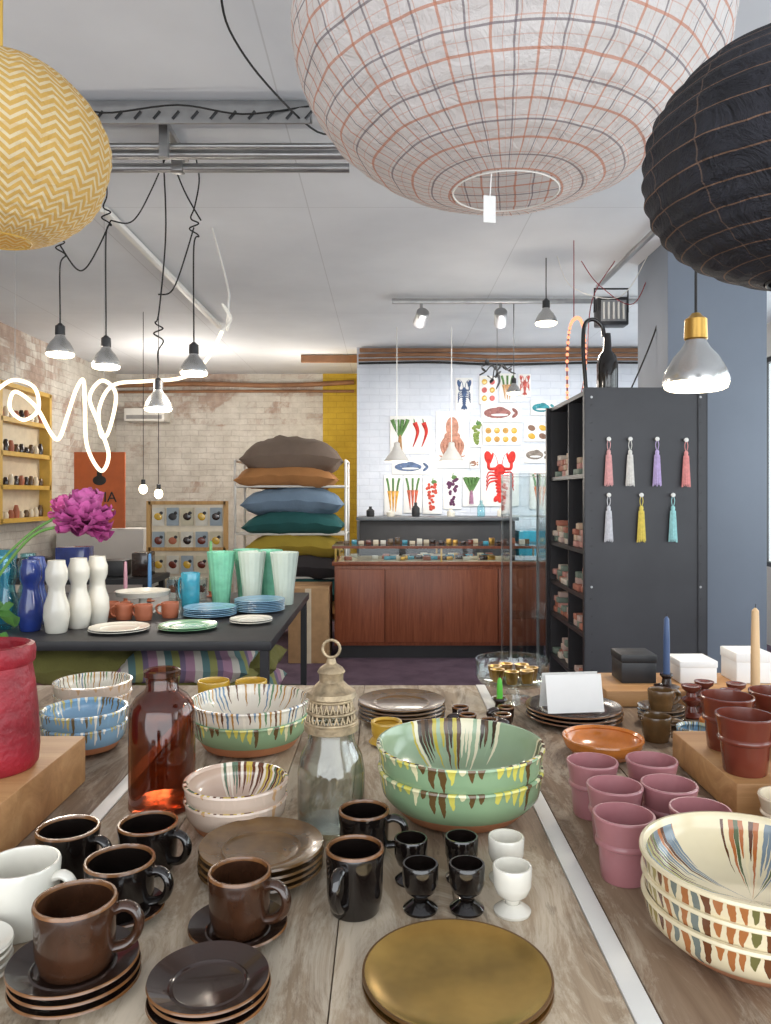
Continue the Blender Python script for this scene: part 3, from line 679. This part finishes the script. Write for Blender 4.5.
for z in SH[:-1]:
    for y in [4.06+.075*i for i in range(12)]:
        if abs(y-4.46)<.045: continue
        for k in range(random.choice((1,2,3,4))):
            b.box((1.11+random.uniform(-.01,.02),y,z+.012+.0165+k*.033),(.1,.062,.032),random.choice(cols),.004)
b.finish('folded_goods')
def tassel(x,z,col):
    m_=pbr('tassel_thread',col,.8,var=.12,vs=80,bump=.4,bs=200); b=B()
    b.lathe([(0,0),(.006,0),(.006,.015),(.011,.02),(.011,.026),(0,.028)],M_whitep,14,M=Matrix.Rotation(pi/2,4,'X'))
    b.tube(cr([(0,-.02,.005),(-.008,-.022,-.03),(0,-.02,-.06),(.008,-.022,-.03),(0,-.02,.005)],5),.002,m_,6)
    b.lathe([(0,-.055),(.009,-.058),(.011,-.068),(.009,-.078),(.012,-.085),(.016,-.15),(.019,-.225),(.0,-.228)],m_,22,o=(0,-.02,0),sy=.6)
    for k in range(14): a=k*.449; b.tube([(.012*math.cos(a),-.02+.007*math.sin(a),-.08),(.021*math.cos(a),-.02+.012*math.sin(a),-.232-random.random()*.01)],.0028,m_,5)
    b.finish('thread_tassel',(x,Y0-.0105,z))
for x,z,c in ((1.136,1.635,C(228,170,168)),(1.245,1.635,C(226,223,216)),(1.382,1.635,C(192,172,214)),(1.53,1.63,C(228,152,148)),(1.136,1.35,C(212,212,216)),(1.302,1.35,C(230,208,100)),(1.463,1.35,C(160,212,212))): tassel(x,z,c)
b=B(); 
for x in (.86,1.12):
    for y in (5.35,5.75): b.box((x,y,.75),(.014,.014,1.5),M_metal)
for z in (.03,1.49):
    b.box((.99,5.55,z),(.27,.41,.02),M_whitep if z<1 else M_glass)
for x in (.855,1.125): b.box((x,5.55,.76),(.004,.4,1.44),M_glass)
for y in (5.345,5.755): b.box((.99,y,.76),(.26,.004,1.44),M_glass)
for z in (.5,.9,1.2): b.box((.99,5.55,z),(.25,.38,.006),M_glass)
b.finish('glass_showcase')
# ------------------------------------------------------------------ counter
b=B(); cx=.46
b.box((cx,6.72,.44),(1.76,.6,.66),M_cwood,.004); b.box((cx,6.74,.055),(1.7,.54,.11),M_blk)
for i,(x,w) in enumerate(((-.21,.40),(.46,.92),(1.13,.40))): b.box((x,6.412,.44),(w,.02,.6),M_cwood,.003)
b.box((cx,6.72,.785),(1.8,.63,.03),M_cwood,.004)
for x in (-.41,cx,1.33):
    for y in (6.42,7.02): b.box((x,y,.86),(.015,.015,.12),M_brass)
b.box((cx,6.72,.925),(1.8,.63,.014),M_glass)
for y in (6.41,7.03): b.box((cx,y,.92),(1.8,.015,.02),M_cwood)
b.box((cx,6.41,.86),(1.76,.004,.11),M_glass); b.box((cx,6.72,.803),(1.7,.55,.006),M_cream)
cc=[M_brass,M_terra2,M_cream,M_tealc,M_redbrown,M_white,M_cream,M_dbrown,M_olive]
for i in range(70): b.box((random.uniform(-.33,1.25),random.uniform(6.5,6.95),.822),(random.uniform(.03,.08),random.uniform(.03,.06),.03),random.choice(cc),.003)
b.finish('shop_counter')
b=B()
for i in range(26):
    x=-.33+i*.062
    h=random.uniform(.02,.05); b.box((x,random.uniform(6.6,6.85),.9325+h/2),(.045,.05,h),random.choice(cc),.003)
b.finish('counter_goods')
b=B(); b.box((.5,7.82,.55),(1.5,.6,1.1),M_blk,.004); b.box((.5,7.8,1.12),(1.56,.66,.03),pbr('slate_top',C(90,95,100),.4),.004)
b.box((1.5,7.85,.5),(.4,.5,1.0),M_tealc,.01)
b.finish('back_workbench')
b=B()
for i,x in enumerate((-.15,.05,.3,.65,.95,1.15)):
    h=(.1,.07,.14,.08,.16,.1)[i]; b.lathe([(0,0),(.035,0),(.04,.01),(.04,h*.6),(.015,h*.8),(.015,h),(0,h)],random.choice([M_glass,M_white,M_teal,M_blk]),20,o=(x,7.75,1.136))
b.finish('bench_bottle_group')
# ------------------------------------------------------------------ art prints
pr=[('lobster',.825,2.40,.18,.36,C(70,90,125)),('shells',1.078,2.45,.19,.3,C(200,105,100)),('carrots',1.278,2.475,.17,.3,C(205,160,110)),
('leaves',.152,1.98,.21,.40,C(165,125,80)),('peppers',.363,1.98,.23,.40,C(190,50,40)),('octopus',.70,1.93,.34,.60,C(180,130,110)),
('fish',1.214,2.21,.42,.2,C(150,100,95)),('fish',1.656,2.265,.27,.16,C(60,140,150)),('shells',1.214,1.98,.42,.21,C(190,145,75)),('shells',1.59,2.01,.27,.2,C(130,100,84)),
('fish',.279,1.644,.42,.16,C(90,108,140)),('lobster',1.2,1.54,.4,.62,C(205,48,40)),('carrots',.08,1.35,.19,.42,C(215,160,70)),('carrots',.285,1.36,.19,.4,C(200,100,72)),
('grapes',.489,1.35,.2,.4,C(190,75,58)),('grapes',.70,1.40,.19,.4,C(92,48,80)),('leaves',.90,1.40,.18,.34,C(160,115,140)),('fish',1.59,1.77,.27,.17,C(130,120,110)),('carrots',1.62,1.40,.21,.4,C(222,120,55)),
('lobster',1.46,2.50,.13,.24,C(190,90,80)),('fish',.93,1.68,.10,.10,C(150,110,90)),('grapes',.955,2.0,.13,.3,C(120,140,70)),('peppers',1.83,1.95,.13,.3,C(210,120,40)),('leaves',1.84,1.42,.15,.36,C(170,80,90)),('shells',1.45,1.42,.0,.3,C(120,90,80))]
g=pbr('print_green',C(90,128,72),.8,var=.3,vs=30)
for kind,x,z,w,h,col in pr:
    if w==0: continue
    b=B(); b.box((0,0,0),(w,.02,h),M_paper,.004); m_=pbr('print_ink',col,.8,var=.35,vs=30); y=-.0125
    def E(cx,cz,rx,rz_,mm,rot=0): b.ell((cx,y,cz),(rx,.005,rz_),mm,20,8,M=Matrix.Rotation(rot,4,'Y'))
    def T(pts,r0,r1,mm):
        P=cr([(a,y,c) for a,c in pts],5); k=len(P); b.tube(P,[r0+(r1-r0)*i/(k-1) for i in range(k)],mm,6,flat=1)
    if kind=='fish':
        E(-.04*w/.4,0,w*.34,h*.28,m_)
        E(w*.34,h*.12,w*.09,h*.09,m_,.7); E(w*.34,-h*.12,w*.09,h*.09,m_,-.7); E(0,h*.2,w*.13,h*.12,m_,.2); E(-w*.02,-h*.2,w*.07,h*.08,m_); E(-w*.28,h*.05,.006,.006,M_white)
        b.ell((-.02,y-.003,-h*.10),(w*.22,.004,h*.07),M_paper)
    elif kind=='lobster':
        E(0,h*.08,w*.15,h*.14,m_)
        for i in range(5): E(0,-h*.08-i*h*.055,w*(.14-.012*i),h*.035,m_)
        E(0,-h*.38,w*.07,h*.06,m_); E(-w*.1,-h*.37,w*.06,h*.06,m_,.5); E(w*.1,-h*.37,w*.06,h*.06,m_,-.5)
        for sg in (-1,1):
            T([(sg*w*.1,h*.14),(sg*w*.28,h*.14),(sg*w*.3,h*.24)],.016*w/.4,.016*w/.4,m_); E(sg*w*.31,h*.33,w*.10,h*.11,m_,sg*.2); E(sg*w*.21,h*.34,w*.035,h*.07,m_,-sg*.3)
            T([(sg*w*.05,h*.2),(sg*w*.12,h*.36),(sg*w*.3,h*.46)],.004,.001,m_)
            for i in range(4): T([(sg*w*.08,h*.06-i*h*.04),(sg*w*.28,h*.08-i*h*.06),(sg*w*.36,-h*.02-i*h*.07)],.008*w/.3,.004,m_)
    elif kind=='octopus':
        E(0,h*.22,w*.2,h*.18,m_); E(0,h*.06,w*.25,h*.09,m_)
        for i in range(8):
            a=-1+2*i/7; T([(a*w*.15,h*.05),(a*w*.33,-h*.1),(a*w*.25,-h*.28),(a*w*.4,-h*.4+abs(a)*h*.12)],.022*w/.34,.005,m_)
    elif kind=='peppers':
        for a in (-.2,.2): T([(a*w-.01,h*.32),(a*w+.02,h*.1),(a*w,-h*.12),(a*w-.03,-h*.32)],.11*w,.003,m_); T([(a*w-.01,h*.32),(a*w-.02,h*.42)],.006,.004,g)
    elif kind=='carrots':
        for a in (-.22,0,.22): T([(a*w,h*.1),(a*w*.8,-h*.12),(a*w*.6,-h*.42)],.02,.002,m_); T([(a*w,h*.1),(a*w*1.2,h*.25),(a*w*1.6,h*.42)],.01,.012,g)
    elif kind=='grapes':
        for i in range(34):
            t=random.random(); E(random.uniform(-1,1)*w*.34*(1-t*.75),h*.3-t*h*.68,.016,.016,m_)
        T([(0,h*.3),(.01,h*.45)],.005,.005,g); E(.02,h*.34,.03,.022,g)
    elif kind=='leaves':
        T([(0,-h*.42),(0,0)],.025,.014,m_)
        for a in (-.6,-.2,.2,.6): T([(0,-h*.05),(a*w*.4,h*.2),(a*w*.65,h*.4)],.012,.022,g)
    else:
        nx=4 if w>.3 else 2; nz=2 if h<.25 else 3
        for i in range(nx):
            for j in range(nz): E((i+.5)/nx*w*.86-w*.43,(j+.5)/nz*h*.86-h*.43,w*.3/nx,h*.3/nz,m_ if (i+j)%2 else M_yellow,.4)
    b.finish('art_print',(x,8.189,z))
# ------------------------------------------------------------------ cushion rack
b=B()
for x in (-1.4,-.37):
    for y in (7.25,7.75): b.tube([(x,y,0),(x,y,1.67)],.013,M_whitep,10)
    b.tube([(x,7.25,1.67),(x,7.75,1.67)],.013,M_whitep,10)
for z in (.18,.58,.985,1.43):
    for y in (7.25,7.42,7.58,7.75): b.tube([(-1.4,y,z),(-.37,y,z)],.011,M_whitep,8)
    for x in (-1.4,-.37): b.tube([(x,7.25,z),(x,7.75,z)],.011,M_whitep,8)
b.finish('cushion_rack')
def fab(name,c): return pbr(name,c,.9,var=.1,vs=6,bump=.4,bs=120)
F={'taupe':fab('taupe_linen',C(118,102,90)),'rust':fab('rust_linen',C(172,120,72)),'blue':fab('blue_linen',C(112,134,156)),'teal':fab('teal_linen',C(34,88,88)),'olive':fab('olive_linen',C(160,138,48)),'black':fab('black_linen',C(56,52,54)),'lav':fab('lavender_linen',C(150,125,160)),'green':fab('moss_linen',C(120,116,60)),'rose':fab('rose_linen',C(180,125,132)),'grey':fab('grey_linen',C(140,138,142))}
b=B()
for x,z,h,k in ((-.88,1.725,.33,'taupe'),(-.93,1.535,.23,'rust'),(-.87,1.30,.26,'blue'),(-.86,1.095,.24,'teal'),(-.85,.88,.24,'olive'),(-.84,.69,.26,'black'),(-.86,.47,.24,'teal'),(-.86,.29,.24,'rust')):
    b.pillow((x,7.47,z),.94,.62,h,F[k],seed=z*7,sag=.045)
b.finish('cushion_stack')
# ------------------------------------------------------------------ black glassware table
b=B(); b.box((-1.53,4.0,.73),(2.12,1.6,.04),M_blk,.003)
for x in (-2.56,-.5):
    for y in (3.23,4.77): b.box((x,y,.355),(.035,.035,.71),M_blk)
b.box((-1.53,4.0,.18),(2.06,1.54,.03),M_blk)
b.finish('glassware_table')
n=N('striped_linen'); X,Y,Z=n.sep(n.obj())
k=n.m('FRACT',n.m('MULTIPLY',n.m('ADD',X,n.m('MULTIPLY',Y,.4)),6.0))
c=n.ramp(k,[(0,C(170,130,150)),(.25,C(205,198,186)),(.45,C(96,128,128)),(.65,C(150,150,90)),(.85,C(120,104,130))],True)
M_str=n.done(n.bsdf(c,.9))
b=B(); i=0
seq=['lav','green','lav','grey','lav','green','lav','rose','green']
for x in (-2.3,-1.85,-1.4,-.95):
    for z in (.29,.43,.57):
        mm=M_str if (x>-1.2 and z!=.43) else F[seq[i%9]]
        b.pillow((x+random.uniform(-.03,.03),3.75,z),.60,.62,.17,mm,seed=i,sag=.015,rz=random.uniform(-.08,.08)); i+=1
for z,mm in ((.28,M_str),(.42,F['green']),(.56,M_str)): b.pillow((-.86,4.42,z),.55,.5,.16,mm,seed=z*11)
b.finish('cushion_pile')
GZ=.7505
def vase(name,x,y,prof,mat,seg=40): B().lathe(prof,mat,seg).finish(name,(x,y,GZ))
wv=[(0,0),(.04,0),(.045,.005),(.055,.07),(.052,.12),(.036,.17),(.034,.2),(.046,.23),(.047,.27),(.037,.3),(.036,.315),(.031,.315),(.032,.29),(.03,.2),(.045,.1),(.038,.01),(0,.008)]
for x,y in ((-1.434,3.4),(-1.385,3.52),(-1.345,3.64)): vase('white_vase',x,y,wv,M_white)
vase('cobalt_vase',-1.57,3.45,wv,M_cobalt); vase('cobalt_vase',-1.62,3.62,wv,M_cobalt)
for x,y,m_ in ((-1.70,3.5,M_teal),(-1.80,3.64,M_tealc),(-1.74,3.8,M_teal),(-1.9,3.5,M_mintg)): vase('teal_glass_vase',x,y,wv,m_)
tall=[(0,0),(.045,0),(.048,.004),(.055,.1),(.072,.24),(.078,.285),(.075,.287),(.068,.24),(.05,.1),(.042,.012),(0,.01)]
def ribbed(x,y,mat):
    b=B(); b.lathe(tall,mat,64)
    for v in b.v:
        a=math.atan2(v.y,v.x); k=1+.025*math.cos(a*16); v.x*=k; v.y*=k
    b.finish('ribbed_tumbler_vase',(x,y,GZ))
for x,y,m_ in ((-.91,4.32,M_mintg),(-.80,4.5,M_mintg),(-.665,4.45,M_mintg),(-.555,4.28,M_opal),(-.74,4.32,M_opal)): ribbed(x,y,m_)
plates('dinner_plate',-1.17,3.43,.13,2,M_white,GZ); plates('dinner_plate',-.885,3.49,.13,2,M_greengl,GZ); plates('dinner_plate',-.63,3.66,.1,2,M_white,GZ)
plates('plate_stack',-.87,3.87,.13,5,M_bluegl,GZ); plates('plate_stack',-.65,4.03,.13,7,M_bluegl,GZ); 
b=B(); b.lathe([(0,0),(.06,0),(.06,.006),(.02,.02),(.02,.06),(.13,.075),(.14,.1),(.137,.1),(.125,.082),(0,.07)],M_white,48); b.finish('cake_stand',(-1.27,4.08,GZ))
for x,y in ((-1.35,3.83),(-1.16,3.74),(-1.055,3.82),(-1.26,3.76)): mug(x,y,.043,.075,M_terra2,random.random()*6,GZ,'terracotta_mug')
b=B(); addmug(b,.05,.19,M_tealc,2.8); b.finish('glass_jug',(-1.03,4.12,GZ))
for x,y in ((-1.12,4.3),(-1.05,4.42),(-1.2,4.45)): vase('drinking_glass',x,y,[(0,0),(.035,0),(.04,.1),(.042,.13),(.039,.13),(.037,.1),(.032,.01),(0,.008)],M_glass)
for x,y,h,c in ((-1.45,4.35,.2,C(200,150,165)),(-1.33,4.4,.24,C(90,140,190)),(-1.03,4.6,.3,C(120,180,120)),(-1.6,4.4,.22,C(215,205,190))): taper('taper_candle',x,y,GZ,h,c,.011,M_terra2)
# ------------------------------------------------------------------ back-left furniture
b=B(); b.box((0,0,.72),(1.5,.5,.04),M_blk)
for x in (-.7,.7):
    for y in (-.2,.2): b.box((x,y,.35),(.04,.04,.70),M_blk)
for i,(x,w,h,m_) in enumerate(((-.5,.25,.2,M_tealc),(-.2,.2,.14,M_blk),(.1,.22,.22,M_cobalt),(.4,.2,.12,M_blk),(.62,.12,.18,M_dbrown))): b.box((x,0,.7405+h/2),(w,.2,h),m_,.01)
b.finish('black_display_bench',(-2.45,5.9,0))
b=B(); Mo=pbr('orange_poster',C(200,104,56),.6,var=.06); b.box((0,0,0),(.52,.02,.78),Mo)
b.ell((0,-.012,.1),(.07,.004,.05),M_blk,16,8); b.box((0,-.012,.19),(.05,.004,.09),M_blk); b.box((0,-.012,-.2),(.3,.003,.012),M_paper)
po=b.finish('orange_poster',(-2.93,8.0,1.40))
cu=bpy.data.curves.new('lettering','FONT'); cu.body='UDIA'; cu.size=.15; cu.extrude=.002; cu.align_x='CENTER'; cu.materials.append(M_blk)
t=bpy.data.objects.new('lettering',cu); S.collection.objects.link(t); t.parent=po; t.location=(0,-.014,-.12); t.rotation_euler=(pi/2,0,0)
b=B(); b.box((0,0,0),(.9,.3,1.0),M_wgrey,.01); b.finish('plinth',(-2.93,8.15,.505))
b=B()
for y in (6.75,7.75): b.box((0,y,1.72),(.12,.05,1.25),M_framey)
for z in (1.12,1.42,1.72,2.02,2.33): b.box((0,7.25,z),(.12,1.0,.04),M_framey)
b.box((-.05,7.25,1.72),(.01,1.0,1.2),M_cream)
for z in (1.14,1.44,1.74,2.04):
    for i in range(9): 
        h=.06+.06*random.random(); b.lathe([(0,0),(.025,0),(.03,h*.5),(.015,h),(0,h)],random.choice([M_dbrown,M_olive,M_cream,M_terra2]),10,o=(0,6.85+i*.1,z))
b.finish('wall_display_cabinet',(-3.385,0,0))
b=B(); 
for x in (-.32,.32): b.box((x,0,.65),(.035,.04,1.3),M_frame)
for z in (.15,.5,.9,1.285): b.box((0,0,z),(.64,.04,.03),M_frame)
b.box((0,.012,.72),(.6,.008,1.1),M_cream)
cardc=[pbr('postcard_%d'%i,c,.7,var=.1) for i,c in enumerate((C(206,200,186),C(150,160,166),C(196,186,160)))]
for j in range(4):
    for i in range(5):
        x=-.24+i*.12; z=1.17-j*.2; b.box((x,-.01,z),(.1,.006,.15),cardc[(i+j)%3])
        b.ell((x,-.016,z),(.035,.004,.03),random.choice([M_terra2,M_blk,M_dbrown,M_redbrown,M_yellow]),12,6,M=Matrix.Rotation(random.random(),4,'Y')); b.ell((x+.025,-.016,z+.03),(.015,.004,.014),M_blk,10,6)
b.finish('postcard_rack',(-1.65,6.5,0))
b=B(); b.box((0,0,0),(.5,.3,.16),M_whitep,.01); b.box((0,-.152,-.03),(.44,.004,.05),M_metal); b.finish('wall_air_unit',(-3.0,9.84,2.35))
b=B(); b.box((0,0,.3),(.32,.5,.6),pbr('cardboard',C(176,140,100),.8),.005); b.box((0,-.2505,.3),(.05,.002,.6),M_cream); b.finish('cardboard_box',(-.62,6.5,0))
# ------------------------------------------------------------------ lights
def area(name,loc,rot,sx,sy,e,col):
    L=bpy.data.lights.new(name,'AREA'); L.shape='RECTANGLE'; L.size=sx; L.size_y=sy; L.energy=e; L.color=col
    o=bpy.data.objects.new(name,L); S.collection.objects.link(o); o.location=loc; o.rotation_euler=rot
area('daylight_front',(0,-1.95,1.6),(math.radians(90),0,0),6.4,2.3,100,(.94,.97,1))
area('daylight_right',(3.62,3.6,1.7),(0,math.radians(90),0),1.9,9,150,(.91,.955,1))
def pt(name,loc,e,col=(1,.89,.76),r=.06):
    L=bpy.data.lights.new(name,'POINT'); L.energy=e; L.color=col; L.shadow_soft_size=r
    o=bpy.data.objects.new(name,L); S.collection.objects.link(o); o.location=loc
for x,y,z,e in ((-1.46,3.5,1.93,8),(-1.254,3.5,1.875,8),(-1.02,3.5,1.68,8),(-.86,3.5,1.84,8),(.776,1.95,1.57,8),(1.05,5.1,2.41,10),(1.02,6.2,2.1,10),(.105,7.2,1.6,5),(.61,7.2,1.6,5)): pt('bulb_light',(x,y,z),e)
for x,y,z,e in ((-2.2,8.2,2.2,38),(-.9,8.6,2.3,16)): pt('rear_room_light',(x,y,z),e,(1,.93,.84),.2)
for x in (.28,.9,1.5):
    L=bpy.data.lights.new('track_spot','SPOT'); L.energy=66; L.spot_size=1.3; L.spot_blend=.7; L.color=(1,.98,.96); L.shadow_soft_size=.05
    o=bpy.data.objects.new('track_spot',L); S.collection.objects.link(o); o.location=(x,6.0,2.7); o.rotation_euler=(math.radians(62),0,0)
W=bpy.data.worlds.new('World'); S.world=W; W.use_nodes=True
W.node_tree.nodes['Background'].inputs[0].default_value=(.88,.94,1,1); W.node_tree.nodes['Background'].inputs[1].default_value=1.3
S.view_settings.view_transform='Standard'; S.view_settings.exposure=.32
cam=bpy.data.cameras.new('camera'); co=bpy.data.objects.new('camera',cam); S.collection.objects.link(co)
co.location=(0,0,1.35); co.rotation_euler=(math.radians(90),0,0)
cam.sensor_width=36; cam.lens=780/1024*36; cam.shift_y=-17/1024; cam.clip_start=.02
S.camera=co
